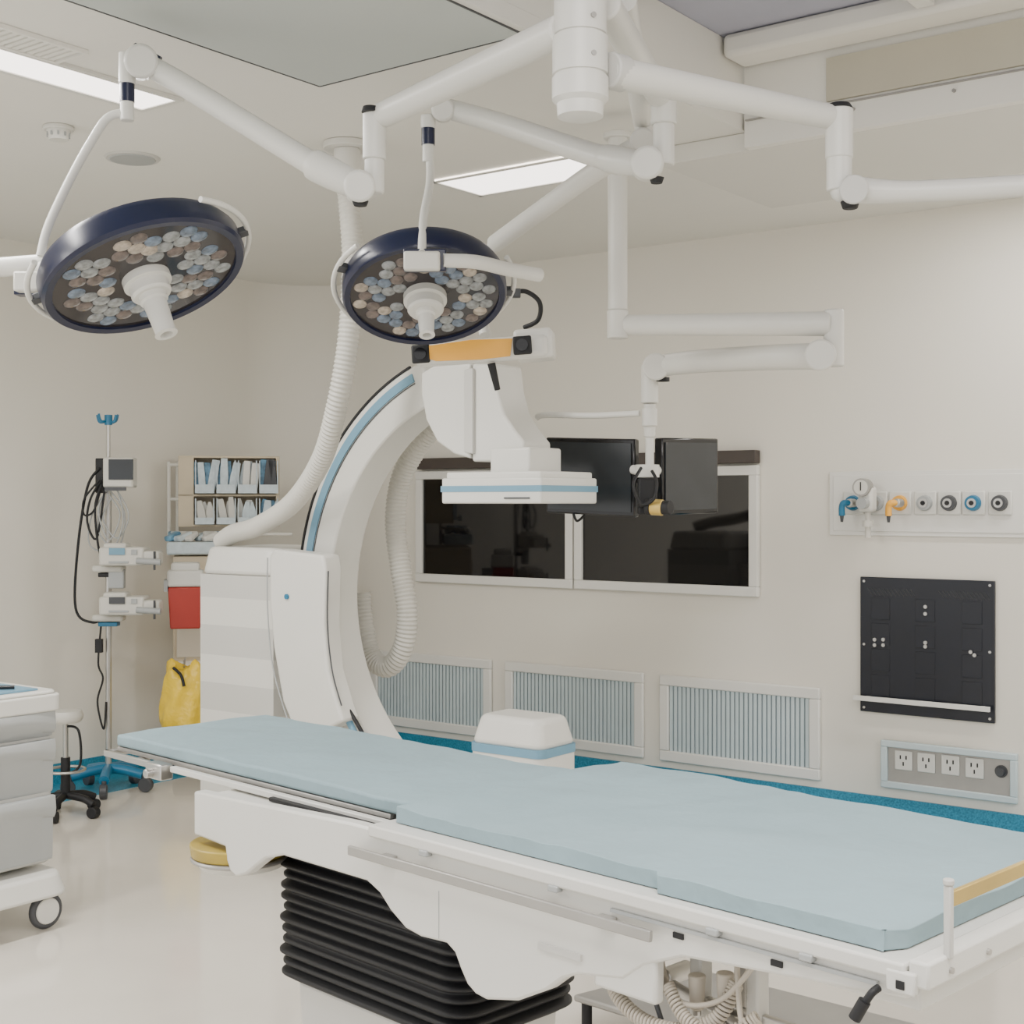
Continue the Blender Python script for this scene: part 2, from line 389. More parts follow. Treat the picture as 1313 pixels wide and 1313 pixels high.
part('flange',MB().cyl((hub.x,hub.y,3.158),(hub.x,hub.y,3.13),.15),M_white,e,bevel=.005)
e=thing('ceiling_boom_arm','white jointed ceiling boom arm with black end caps','ceiling boom',P(1075,150,3.36))
p0=P(782,92,3.0);p1=P(1066,150,3.38)
part('link',MB().cyl(p0,p1,.035,.030),M_white,e,bevel=.006)
part('collar',MB().cyl(P(780,90,3.0),P(800,95,3.03),.040),M_white2,e,bevel=.004)
part('joint',MB().cyl(P(1076,140,3.38),P(1076,245,3.38),.031).cyl(P(1076,140,3.38),P(1076,204,3.38),.034).ball(P(1082,243,3.38),.034),M_white,e,bevel=.004)
part('end_cap',MB().cyl(P(1076,140,3.38),P(1076,133,3.38),.034,.026),M_black,e,bevel=.003)
part('end_cap',MB().cyl(P(1090,258,3.36),P(1090,268,3.36),.024,.018),M_black,e,bevel=.003)
part('spring_arm',MB().tube([P(1085,243,3.36),P(1140,246,3.33),P(1230,243,3.28),P(1420,232,3.15)],lambda t:.036-.010*min(1,t*2.2)),M_white,e)
part('cover_plate',MB().cyl(P(1095,243,3.30),P(1095,243,3.335),.035),M_white2,e,bevel=.004)
def head(parent,c,ang,ratio,R,hl,hr,cr,spin):
    v=(c-Vector((0,0,H))).normalized();rt=v.cross(UP).normalized();up=rt.cross(v)
    s=math.sqrt(1-ratio*ratio);n=(rt*math.sin(ang)-up*math.cos(ang))*s-v*ratio;n.normalize()
    bk=-n;u=(rt-n*rt.dot(n)).normalized();w=n.cross(u)
    part('housing',MB().rev([(R*.90,.010),(R*.905,.0),(R*.975,-.002),(R,.008),(R,.058),(R*.96,.078),(R*.6,.088),(.02,.09)],c,bk,seg=64),M_navy,parent,label='dark navy round lamp housing')
    part('lamp_face',MB().cyl(c+bk*.014,c+bk*.008,R*.905,seg=64),M_dark,parent,label='smoked glass lamp face')
    m=MB();rl=R*.088;done=[]
    cl=[]
    for k in range(8):
        a=spin+k*math.pi/4+random.uniform(-.06,.06);rad=R*(.57+.05*(k%2))
        a0=random.uniform(0,1)
        x,y=math.cos(a)*rad,math.sin(a)*rad
        cl.append((x,y))
        for j in range(6):
            b=a0+j*math.pi/3;cl.append((x+math.cos(b)*rl*1.92,y+math.sin(b)*rl*1.92))
    for k in range(90):
        a=random.uniform(0,6.283);rad=R*random.uniform(.33,.81);cl.append((math.cos(a)*rad,math.sin(a)*rad))
    for x,y in cl:
        L=math.hypot(x,y)
        if L>R*.81 or L<R*.30: continue
        if any(math.hypot(x-a,y-b)<rl*1.60 for a,b in done): continue
        done.append((x,y));q=u*x+w*y
        mi=random.choice([0,0,0,1,2,2,3,3])
        m.rev([(rl,-.001),(rl*.98,.0015),(rl*.8,.004),(rl*.45,.0055),(0,.006)],c+bk*.008+q,n,seg=18,mi=mi)
    o=part('lens_array',m,[M_lensA,M_lensB,M_lensC,M_lensD],parent,label='petal-like clusters of round glass lamp lenses',ang=60);o['kind']='stuff'
    part('hub_collar',MB().rev([(cr*1.2,-.012),(cr*1.2,.0),(cr*1.2,.014),(cr,.017),(cr,.045),(cr*.9,.052),(cr*.3,.054)],c,n),M_white,parent)
    part('sterile_handle',MB().rev([(hr*1.1,.05),(hr*1.1,.068),(hr*.92,.073),(hr*.8,hl-.01),(hr*.88,hl),(hr*.5,hl+.002),(hr*.4,hl-.02),(0.001,hl-.02)],c,n),M_white,parent,label='white grip handle')
    return n,u,w,bk
def rail(e,c,u,w,bk,R,a0,a1,ks):
    pts=[c+bk*.05+(u*math.cos(a)+w*math.sin(a))*R for a in [math.radians(x) for x in range(a0,a1,12)]]
    part('guard_rail',MB().tube(pts,.0085,sub=2),M_white,e)
    for k in ks:
        q=pts[k];o=c+bk*.05;part('rail_bracket',MB().obox(q.lerp(o,.06),(.035,.03,.02),((q-o).normalized(),bk.cross((q-o).normalized()),bk)),M_dgrey,e,bevel=.003)
g='surgical lights on ceiling arms'
e=thing('surgical_light','round navy surgical light on a long ceiling arm','surgical light',P(480,145,3.66),g)
part('link',MB().cyl(P(722,38,3.0),P(490,148,3.66),.036,.034),M_white,e,bevel=.006)
part('joint',MB().cyl(P(480,142,3.66),P(480,205,3.66),.031).cyl(P(480,204,3.66),P(480,248,3.66),.026),M_white,e,bevel=.004)
part('end_cap',MB().cyl(P(475,144,3.64),P(475,137,3.64),.024,.02),M_black,e)
part('end_cap',MB().cyl(P(462,258,3.64),P(462,264,3.64),.022,.017),M_black,e)
part('knuckle',MB().cyl(P(461,238,3.60),P(461,243,3.74),.042),M_white,e,bevel=.008)
part('spring_arm',MB().tube([P(461,240,3.66),P(410,215,3.68),P(380,198,3.70),P(240,112,3.77),P(180,78,3.8)],lambda t:(.034+.010*math.sin(t*6) if t<.35 else .034)-.004*t,seg=16),M_white,e)
part('knuckle',MB().cyl(P(181,78,3.74),P(181,82,3.87),.046),M_white,e,bevel=.008)
part('swivel',MB().cyl(P(163,68,3.8),P(163,108,3.8),.023),M_white,e,bevel=.003)
part('lower_swivel',MB().cyl(P(163,130,3.8),P(163,155,3.8),.019),M_white,e,bevel=.003)
part('band',MB().cyl(P(163,104,3.8),P(163,131,3.8),.0205),M_navy,e,label='navy collar')
part('end_cap',MB().cyl(P(172,60,3.8),P(205,78,3.8),.012),M_navy,e)
part('drop_tube',MB().tube([P(168,145,3.8),P(140,150,3.8),P(118,180,3.8),P(90,230,3.8),P(62,290,3.8),P(52,328,3.8)],.0125),M_white,e)
c1=P(188,359,3.8)
n,u,w,bk=head(e,c1,math.radians(20),.48,.285,.175,.036,.056,.2)
part('yoke',MB().cyl(P(-30,345,3.82),P(62,338,3.82),.027).tube([P(40,340,3.82),P(66,345,3.8),P(80,340,3.78)],.022),M_white,e,bevel=.004)
part('mount_box',MB().obox(P(40,362,3.8),(.085,.05,.055),(RT,FW,UP)),M_off,e,bevel=.006)
part('mount_plate',MB().obox(P(38,370,3.84),(.07,.05,.04),(RT,FW,UP)),M_navy,e)
rail(e,c1,u,w,bk,.285*1.09,-205,60,(3,11,18))
e=thing('surgical_light','round navy surgical light seen from below above the imaging arm','surgical light',P(850,120,3.7),g)
part('link',MB().cyl(P(775,5,3.05),P(845,122,3.66),.036,.034),M_white,e,bevel=.006)
part('joint',MB().cyl(P(851,105,3.68),P(851,160,3.68),.035).cyl(P(851,159,3.68),P(851,212,3.68),.029),M_white,e,bevel=.004)
part('end_cap',MB().cyl(P(853,104,3.68),P(853,98,3.68),.03,.024),M_black,e)
part('end_cap',MB().cyl(P(842,228,3.66),P(842,235,3.66),.02,.015),M_black,e)
part('knuckle',MB().cyl(P(830,208,3.62),P(830,213,3.76),.044),M_white,e,bevel=.008)
part('spring_arm',MB().tube([P(830,212,3.7),P(790,205,3.8),P(750,195,3.9),P(640,158,4.15),P(575,140,4.25)],lambda t:(.028+.012*math.sin(t*6) if t<.35 else .034)-.003*t,seg=16),M_white,e)
part('knuckle',MB().cyl(P(568,140,4.2),P(568,143,4.32),.036),M_white,e,bevel=.008)
part('swivel',MB().cyl(P(549,148,4.25),P(549,165,4.25),.023),M_white,e,bevel=.003)
part('lower_swivel',MB().cyl(P(549,184,4.25),P(549,208,4.25),.018),M_white,e,bevel=.003)
part('band',MB().cyl(P(549,161,4.25),P(549,186,4.25),.021),M_navy,e,label='navy collar')
part('drop_tube',MB().tube([P(551,200,4.25),P(551,235,4.22),P(543,280,4.1),P(541,325,4.0)],.0125),M_white,e)
part('mount_box',MB().obox(P(541,335,3.98),(.105,.03,.055),(RT,FW,UP)),M_off,e,bevel=.006)
part('mount_plate',MB().obox(P(545,334,4.01),(.125,.03,.065),(RT,FW,UP)),M_navy,e,bevel=.004)
c2=P(545,382,4.25)
n,u,w,bk=head(e,c2,math.radians(3),.60,.255,.14,.028,.056,.5)
rail(e,c2,u,w,bk,.255*1.1,-225,30,(2,11,18))
part('yoke',MB().tube([P(568,334,4.0),P(610,336,4.03),P(650,345,4.12),P(692,353,4.2)],.021),M_white,e)
# =============== NAVIGATION CAMERA ===============
e=thing('tracking_camera','white stereo tracking camera with amber front on a ceiling arm','camera',P(826,150,3.9))
part('link',MB().cyl(P(800,0,3.2),P(826,160,3.95),.03),M_white,e)
part('joint',MB().cyl(P(826,150,3.92),P(826,188,3.92),.027),M_white,e,bevel=.004)
part('knuckle',MB().cyl(P(824,180,3.86),P(824,183,3.98),.036),M_white,e,bevel=.006)
part('spring_arm',MB().tube([P(824,184,3.92),P(760,222,4.1),P(690,272,4.35),P(635,312,4.6)],.03,seg=16),M_white,e)
part('down_tube',MB().tube([P(636,310,4.6),P(620,340,4.7),P(618,400,4.72),P(622,430,4.68)],.02),M_white,e)
part('cable',MB().tube([P(655,375,4.6),P(675,374,4.6),P(692,388,4.6),P(690,410,4.62),P(672,420,4.65)],.008),M_black,e,label='black cable')
part('cable_clip',MB().obox(P(660,376,4.6),(.04,.03,.03),(RT,FW,UP)),M_dgrey,e,bevel=.004)
part('hanging_cable',MB().cyl(P(630,466,4.6),P(638,500,4.62),.014,.010),M_black,e)
ua=(RT*.97-FW*.12+UP*.06).normalized();uf=UP.cross(ua).normalized();uu=ua.cross(uf)
cc=P(618,450,4.6)
part('body',MB().obox(cc,(.45,.09,.075),(ua,uf,uu)),M_white,e,bevel=.02,segs=4)
part('end_block',MB().obox(P(686,443,4.62),(.13,.14,.10),(ua,uf,uu)),M_white,e,bevel=.014,segs=3)
fr=-uf
part('amber_panel',MB().prism([cc+fr*.046+ua*a+uu*b for a,b in ((-.17,-.02),(-.15,-.028),(0,-.034),(.10,-.03),(.11,.028),(-.03,.034),(-.17,.025))],fr*.004),M_yel,e,label='amber front panel')
for s_ in (-.20,.145):
    q=cc+ua*s_+fr*.046
    if s_>0:q=q+fr*.026
    o=part('lens_housing',MB().obox(q,(.062,.012,.062),(ua,uf,uu)),M_black,e,bevel=.008)
    part('lens',MB().cyl(q+fr*.006,q+fr*.014,.02),M_blackg,o)
# =============== MONITOR BOOM ===============
e=thing('monitor_boom','white ceiling boom arm carrying two monitors','monitor boom',P(792,150,4.8))
c=P(792,150,4.78)
part('column',MB().cyl((c.x,c.y,2.788),P(792,398,4.78),.034).cyl(P(792,398,4.78),P(792,434,4.78),.037),M_white,e,bevel=.004)
part('flange',MB().cyl((c.x,c.y,2.788),(c.x,c.y,2.768),.05),M_white,e,bevel=.004)
part('link',MB().cyl(P(800,417,4.78),P(1065,415,4.6),.036,.042),M_white,e,bevel=.005)
part('joint',MB().cyl(P(1069,397,4.6),P(1069,470,4.6),.034),M_white,e,bevel=.006)
part('knuckle',MB().cyl(P(1052,455,4.54),P(1052,456,4.72),.052),M_white,e,bevel=.006)
part('spring_arm',MB().tube([P(1052,457,4.62),P(1000,458,4.7),P(900,463,4.95),P(845,469,5.1)],lambda t:.046-.006*t,seg=20),M_white,e)
part('knuckle',MB().cyl(P(841,470,5.04),P(841,472,5.18),.05),M_white,e,bevel=.006)
part('end_cap',MB().cyl(P(850,484,5.1),P(850,489,5.1),.025),M_black,e)
part('drop_column',MB().cyl(P(833,468,5.12),P(833,517,5.12),.032).cyl(P(833,517,5.12),P(833,560,5.14),.022).cyl(P(833,560,5.14),P(833,598,5.14),.016),M_white,e,bevel=.004)
part('handle_bar',MB().tube([P(820,530,5.12),P(760,533,5.2),P(700,532,5.28),P(688,536,5.3)],.012).cyl(P(833,524,5.12),P(833,546,5.12),.028),M_white,e)
part('yoke',MB().cyl(P(830,596,5.14),P(830,612,5.14),.045).tube([P(812,602,5.2),P(830,605,5.14),P(850,602,5.2)],.018),M_white,e)
part('hinge_block',MB().obox(P(830,632,5.10),(.07,.06,.11),(RT,FW,UP)).obox(P(826,655,5.10),(.05,.05,.03),(RT,FW,UP)),M_black,e,bevel=.008)
part('hinge_knob',MB().cyl(P(835,650,5.04),P(850,651,5.02),.030,.030).cyl(P(850,651,5.02),P(860,651,5.0),.026,mi=1).cyl(P(830,650,5.05),P(836,650,5.04),.033,mi=1),[M_gold,M_black],e,bevel=.003,label='brass and black hinge knob')
part('cable',MB().tube([P(822,600,5.08),P(812,622,5.02),P(822,646,5.02),P(838,640,5.0),P(842,618,5.02),P(836,604,5.06)],.006),M_black,e)
part('monitor_cable',MB().tube([P(735,658,5.35),P(740,668,5.35),P(750,660,5.36)],.005),M_black,e)
def monitor(pl,pr,h,par,lbl):
    u=(pr-pl);wd=u.length;u.normalize();f=UP.cross(u)
    cc=(pl+pr)/2
    o=part('monitor',MB().obox(cc+f*.02,(wd,.04,h),(u,f,UP)).obox(cc+f*.055,(wd*.6,.05,h*.6),(u,f,UP)),M_blackg,par,bevel=.006,label=lbl)
    part('screen',MB().obox(cc-f*.002,(wd-.03,.006,h-.035),(u,f,UP)),M_screen,o,label='dark switched-off screen')
monitor(P(700,609,5.42),P(814,613,5.22),.298,e,'black flat monitor, switched off')
monitor(P(849,611,5.16),P(921,610,5.38),.292,e,'black flat monitor turned at an angle')
part('monitor_bracket',MB().cyl(P(812,612,5.3),P(852,612,5.28),.02),M_dgrey,e)
# =============== C-ARM ===============
CXc=(-3.19,1.117);Ro=.994
e=thing('imaging_c_arm','large white C-arm X-ray machine with blue stripe','medical imaging machine',(-4.3,4.3,0))
arcb=part('c_arc',MB().arc(CXc,.81,Ro-.006,4.08,4.25,108,262,n=90),M_white,e,bevel=.008,label='white curved C-shaped arm')
part('stripe',MB().arc(CXc,.925,.960,4.074,4.081,112,262,n=90),M_stripe,arcb,label='blue stripe')
part('edge_trim',MB().arc(CXc,Ro-.008,Ro,4.076,4.086,112,262,n=90),M_black,arcb,label='thin black edge line')
part('inner_groove',MB().arc(CXc,.917,.920,4.076,4.082,112,262,n=90),M_dgrey,arcb)
pl=[(540,478),(556,469),(603,466),(603,588),(582,582),(560,566),(546,538),(540,505)]
part('upper_housing',MB().prism([onY(x,y,4.0) for x,y in pl],(0,.2,0)),M_white,e,bevel=.008,segs=3)
pl=[(605,466),(634,466),(638,500),(646,530),(660,552),(672,566),(672,592),(605,592)]
part('upper_housing',MB().prism([onY(x,y,4.0) for x,y in pl],(0,.17,0)),M_white,e,bevel=.010,segs=3)
part('housing_cover',MB().prism([onY(x,y,3.985) for x,y in [(595,474),(606,472),(606,582),(595,580)]],(0,.02,0)),M_white2,e,bevel=.003)
a=onY(630,590,3.95)
part('detector_neck',MB().box(a.x,a.x+.18,3.94,4.14,1.60,1.70),M_white,e,bevel=.010,segs=3)
xl=onY(566,620,3.86).x
dd=part('image_detector',MB().box(xl,xl+.45,3.86,4.21,1.498,1.59).box(xl+.012,xl+.438,3.872,4.198,1.58,1.612),M_white,e,bevel=.007,segs=3,label='flat square X-ray detector')
part('stripe',MB().box(xl-.002,xl+.452,3.858,4.212,1.54,1.562),M_stripe,dd,label='blue stripe')
part('indicator_slot',MB().box(xl+.29,xl+.40,3.855,3.86,1.515,1.520),M_dgrey,dd)
lx0=onY(607,940,4.0).x;lx1=lx0+.33
def taper(m,x0,x1,y0,y1,z0,z1,ins,mi=0,r=.04):
    lp=[]
    for z,i in ((z0,0),(z1,ins)):
        pts=[]
        for cx,cy,a0 in ((x1-i-r,y1-i-r,0),(x0+i+r,y1-i-r,90),(x0+i+r,y0+i+r,180),(x1-i-r,y0+i+r,270)):
            for k in range(7):
                a=math.radians(a0+k*15);pts.append(Vector((cx+r*math.cos(a),cy+r*math.sin(a),z)))
        lp.append(pts)
    m.rings(lp,mi);return m
lu=part('lower_unit',taper(taper(MB(),lx0,lx1,3.97,4.21,.36,.61,.0),lx0,lx1,3.97,4.21,.61,.72,.025),M_white,e,bevel=.022,segs=4,label='rounded white X-ray tube housing')
part('stripe',taper(MB(),lx0-.003,lx1+.003,3.967,4.213,.585,.615,.0),M_stripe,lu,label='blue stripe')
part('lower_support',taper(MB(),lx0+.03,lx1-.03,3.99,4.19,.13,.37,-.0),M_white,e,bevel=.01)
x0=onY(257,800,4.0).x
m=MB();zz=[.08,.30,.46,.60,.72,.84,.97,1.09,1.19]
for i in range(len(zz)-1): m.box(x0,x0+.46,4.0,4.44,zz[i],zz[i+1],i%2)
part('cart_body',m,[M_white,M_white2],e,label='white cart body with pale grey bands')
part('cart_top',taper(MB(),x0-.005,x0+.47,3.99,4.45,1.19,1.31,.02,r=.06),M_white,e,bevel=.02,segs=3)
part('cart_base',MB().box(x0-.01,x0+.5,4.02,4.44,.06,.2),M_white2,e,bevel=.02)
for dx,dy in ((.08,.08),(.08,.38),(.42,.08),(.42,.38)):
    part('caster',MB().cyl((x0+dx-.02,4.0+dy,.05),(x0+dx+.02,4.0+dy,.05),.05),M_dgrey,e,bevel=.006)
pl=[(345,712),(352,704),(414,712),(417,730),(415,800),(420,860),(433,905),(440,925),(400,945),(380,945),(362,900),(350,830),(345,770)]
pn=part('side_panel',MB().prism([onY(x,y,3.93) for x,y in pl],(0,.1,0)),M_white,e,bevel=.012,segs=3)
c=onY(368,765,3.928)
part('indicator_light',MB().cyl(c,c+Vector((0,-.006,0)),.011),M_teal,pn,label='small blue indicator')
part('panel_edge',MB().tube([onY(x,y,3.925) for x,y in [(343,715),(343,780),(349,850),(363,905),(376,940)]],.003),M_grey,pn)
part('panel_seam',MB().tube([onY(x,y,3.94) for x,y in [(421,732),(420,800),(426,860),(438,905)]],.003),M_dgrey,pn,label='thin dark seam')
part('lower_trim',MB().tube([onY(x,y,3.99) for x,y in [(440,912),(449,928),(460,952)]],.014),M_stripe,e,label='blue trim')
part('cable_guide',MB().tube([onY(x,y,3.99) for x,y in [(447,910),(457,926),(470,950)]],.008),M_black,e)
cm=onZ(445,183,ZC)
part('ceiling_flange',MB().cyl((cm.x,cm.y,ZC-.001),(cm.x,cm.y,ZC-.025),.09).cyl((cm.x,cm.y,ZC-.025),(cm.x,cm.y,ZC-.16),.05),M_white,e,bevel=.003)
part('hose',MB().tube([(cm.x,cm.y,ZC-.15),P(452,330,5.15),P(447,430,5.15),P(432,520,5.2),P(412,590,5.35),P(375,645,5.6),P(330,675,5.85),P(300,684,6.0),P(285,694,6.1)],.042,seg=20,rib=.0085),M_hose,e,label='ribbed white flexible hose')
part('hose',MB().tube([onY(x,y,4.42) for x,y in [(562,540),(536,572),(514,615),(507,670),(514,730),(522,785),(517,830),(498,855),(476,842),(466,800),(462,760)]],.047,seg=20,rib=.0085),M_hose,e,label='ribbed white flexible hose loop')
# =============== OPERATING TABLE ===============
tb=T(.9,.3,0)
e=thing('operating_table','white operating table with steel rails and black bellows column','operating table',tb)
prof=[(.48,.905),(.48,.815),(.595,.810),(.60,.785),(.612,.765),(.635,.757),(.67,.77),(.70,.79),(.735,.812),(.79,.828),(1.045,.829),(1.08,.815),(1.11,.79),(1.15,.768),(1.19,.762),(1.255,.766),(1.275,.755),(1.29,.73),(1.305,.71),(1.325,.699),(1.35,.696),(1.42,.712),(1.485,.745),(1.52,.772),(1.55,.785),(1.64,.800),(1.68,.83),(1.75,.858),(2.10,.888),(2.10,.925),(1.0,.925)]
part('side_cover',MB().prism([T(t,-.03,z) for t,z in prof],TN*.03),M_white,e,bevel=.005)
part('side_cover',MB().prism([T(t,.60,z) for t,z in prof],TN*.03),M_white,e,bevel=.005)
part('table_top',MB().tbox(.50,2.1,.0,.60,.865,.90).tbox(1.06,2.10,-.04,.64,.912,.934),M_white,e,bevel=.004)
part('head_plate',MB().tbox(.0,1.06,.075,.475,.912,.926).tbox(.0,1.0,.062,.074,.915,.926),M_dsteel,e,bevel=.002,label='thin steel head plate')
part('channel_and_gap',MB().tbox(.30,1.02,.10,.45,.900,.911).tbox(.66,1.05,.03,.10,.902,.911),M_black,e,bevel=.002,label='black channel and painted dark gap under the head plate')  # second box is a black strip standing in for the dark gap
part('head_edge_strip',MB().tbox(.27,1.04,.040,.056,.905,.918),M_white,e,bevel=.002,label='slim white edge strip')
m=MB();m.tbox(-.015,.26,.035,.045,.904,.919);m.tbox(.10,.12,.04,.08,.904,.914);m.tbox(-.015,.0,.035,.49,.904,.919)
part('head_rail',m,M_steel,e,bevel=.002)
part('rail_clamp',MB().tbox(.20,.265,.02,.052,.887,.922),M_steel,e,bevel=.003)
part('clamp_knob',MB().cyl(T(.225,.005,.90),T(.225,.022,.90),.010),M_steel,e,bevel=.002)
part('head_foot',MB().cyl(T(.25,.2,.88),T(.25,.2,.911),.016),M_black,e)
part('side_rail',MB().tbox(1.02,1.71,-.054,-.046,.875,.892).tbox(1.1,1.13,-.046,-.03,.876,.89).tbox(1.6,1.63,-.046,-.03,.876,.89),M_dsteel,e,bevel=.002,label='brushed steel accessory rail')
part('cover_seam',MB().tbox(1.236,1.2375,-.0306,-.030,.77,.85),M_grey,e)
part('slot',MB().tbox(1.47,1.56,-.034,-.030,.808,.818),M_white2,e)
for t in (1.2,1.5,1.8,1.95):
    part('rail_clip',MB().tbox(t,t+.02,-.044,-.030,.905,.915),M_grey,e,bevel=.002)
for t in (1.735,1.90):
    part('rail_slot',MB().tbox(t,t+.018,-.033,-.030,.884,.892),M_black,e)
part('lower_channel',MB().tbox(1.62,2.06,-.036,-.030,.897,.902),M_grey,e)
part('lower_side_box',MB().tbox(1.58,1.70,-.028,-.005,.775,.86),M_white,e,bevel=.006)
def rr(t0,t1,n0,n1,z,r=.04,k=5):
    pts=[]
    for ct,cn,a0 in ((t1-r,n1-r,0),(t0+r,n1-r,90),(t0+r,n0+r,180),(t1-r,n0+r,270)):
        for i in range(k+1):
            a=math.radians(a0+90*i/k);pts.append(T(ct+r*math.cos(a),cn+r*math.sin(a),z))
    return pts
lp=[];N=15;zb0,zb1=.53,.862
for i in range(N):
    z=zb0+(zb1-zb0)*i/N;dz=(zb1-zb0)/N
    vr=.003*math.sin(i*2.3)
    for f,o in ((.0,.013),(.14,.011),(.30,.003),(.42,.0),(.60,.0),(.74,.004),(.88,.011)):
        o+=vr
        lp.append(rr(.60+o,1.172-o,.078+o,.405-o,z+dz*f,r=.055,k=7))
part('bellows',MB().rings(lp),M_black,e,label='black accordion bellows',ang=70)
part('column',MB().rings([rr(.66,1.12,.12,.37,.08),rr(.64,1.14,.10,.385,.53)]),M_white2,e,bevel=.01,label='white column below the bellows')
part('floor_base',MB().rings([rr(.45,1.45,.02,.52,0,.08),rr(.45,1.45,.02,.52,.06,.08),rr(.52,1.38,.06,.48,.09,.08)]),M_white,e,bevel=.008)
part('round_cover',MB().cyl(T(.535,.045,.772),T(.535,.045,.798),.098,.102,seg=48).cyl(T(.54,.045,.764),T(.54,.045,.772),.103,.103,seg=48,mi=1).cyl(T(.545,.045,.750),T(.545,.045,.764),.085,.095,seg=48,mi=2),[M_olive,M_dsteel,M_off],e,bevel=.003,label='round olive-yellow bumper with metal edge')
part('end_rail',MB().tbox(2.102,2.130,-.035,.66,.906,.940),M_white,e,bevel=.004)
for n0 in (.012,.60):
    part('foot_post',MB().tbox(2.124,2.134,n0,n0+.010,.935,1.026).cyl(T(2.129,n0+.005,1.026),T(2.129,n0+.005,1.034),.007),M_white2,e,bevel=.002)
part('foot_bar',MB().tbox(2.126,2.133,.02,.64,.998,1.018),M_gold,e,bevel=.002,label='brassy steel foot end bar')
for n0 in (.0,.10):
    part('bolt',MB().cyl(T(2.130,n0+.02,.92),T(2.134,n0+.02,.92),.004),M_steel,e)
part('corner_block',MB().tbox(2.075,2.115,-.042,-.031,.897,.925),M_white,e,bevel=.003)
part('corner_socket',MB().tbox(2.09,2.102,-.044,-.042,.903,.914),M_black,e,bevel=.001)
part('release_lever',MB().tube([T(2.065,-.04,.897),T(2.062,-.052,.892),T(2.052,-.057,.874)],.005).cyl(T(2.055,-.056,.882),T(2.043,-.06,.858),.008),M_black,e,label='black lever')
part('linkage_bracket',MB().tbox(1.70,1.722,.05,.08,.73,.865),M_white2,e,bevel=.004)
part('linkage_bracket',MB().tbox(1.80,1.822,.05,.08,.73,.865),M_white2,e,bevel=.004)
part('linkage_bar',MB().tbox(1.60,1.88,.06,.072,.757,.772).cyl(T(1.66,.04,.79),T(1.66,.10,.79),.014).cyl(T(1.76,.04,.74),T(1.76,.10,.74),.016),M_steel,e,bevel=.003)
part('linkage_rod',MB().cyl(T(1.6,.05,.80),T(1.84,.05,.74),.006).cyl(T(1.76,.1,.86),T(1.76,.1,.73),.012),M_dsteel,e)
for t,z in ((1.65,.825),(1.73,.815),(1.78,.83)):
    part('cable_connector',MB().cyl(T(t,.03,z),T(t,.03,z-.05),.013,.010).cyl(T(t,.03,z-.05),T(t,.03,z-.06),.007,mi=1),[M_bcable,M_steel],e,bevel=.002)
def coil(pts,R,r,turns,seg=8):
    m=MB();pts=[Vector(p) for p in pts];q=[];n=turns*12
    def at(t):
        x=t*(len(pts)-1);i=min(int(x),len(pts)-2);k=x-i
        a,b,c,d=pts[max(i-1,0)],pts[i],pts[i+1],pts[min(i+2,len(pts)-1)]
        return .5*((2*b)+(c-a)*k+(2*a-5*b+4*c-d)*k*k+(3*b-a-3*c+d)*k**3)
    for i in range(n+1):
        t=i/n;c=at(t);tg=(at(min(t+.01,1))-at(max(t-.01,0))).normalized();u=(TN.cross(tg)).normalized();w=tg.cross(u)
        a=2*math.pi*i/12;q.append(c+(u*math.cos(a)+w*math.sin(a))*R)
    return m.tube(q,r,seg=seg,sub=1)
part('coiled_cable',coil([T(1.58,.02,.80),T(1.60,.0,.765),T(1.66,-.01,.742),T(1.73,-.01,.745),T(1.78,.01,.77),T(1.80,.03,.82)],.009,.0026,52),M_bcable,e,label='beige coiled cable')
part('coiled_cable',coil([T(1.70,.0,.80),T(1.74,-.01,.765),T(1.80,-.01,.755),T(1.85,.01,.79)],.008,.0024,30),M_bcable,e,label='beige coiled cable')
part('loose_cable',MB().tube([T(1.66,.03,.86),T(1.68,.02,.80),T(1.73,.0,.78),T(1.79,.01,.80),T(1.84,.02,.86)],.004),M_bcable,e,label='loose beige cable')
part('loose_cable',MB().tube([T(1.80,.03,.86),T(1.83,.0,.78),T(1.86,.0,.72)],.004),M_bcable,e,label='loose beige cable')
part('loose_cable',MB().tube([T(1.68,.02,.86),T(1.66,.01,.80),T(1.69,.01,.72)],.004),M_dgrey,e,label='loose dark cable')
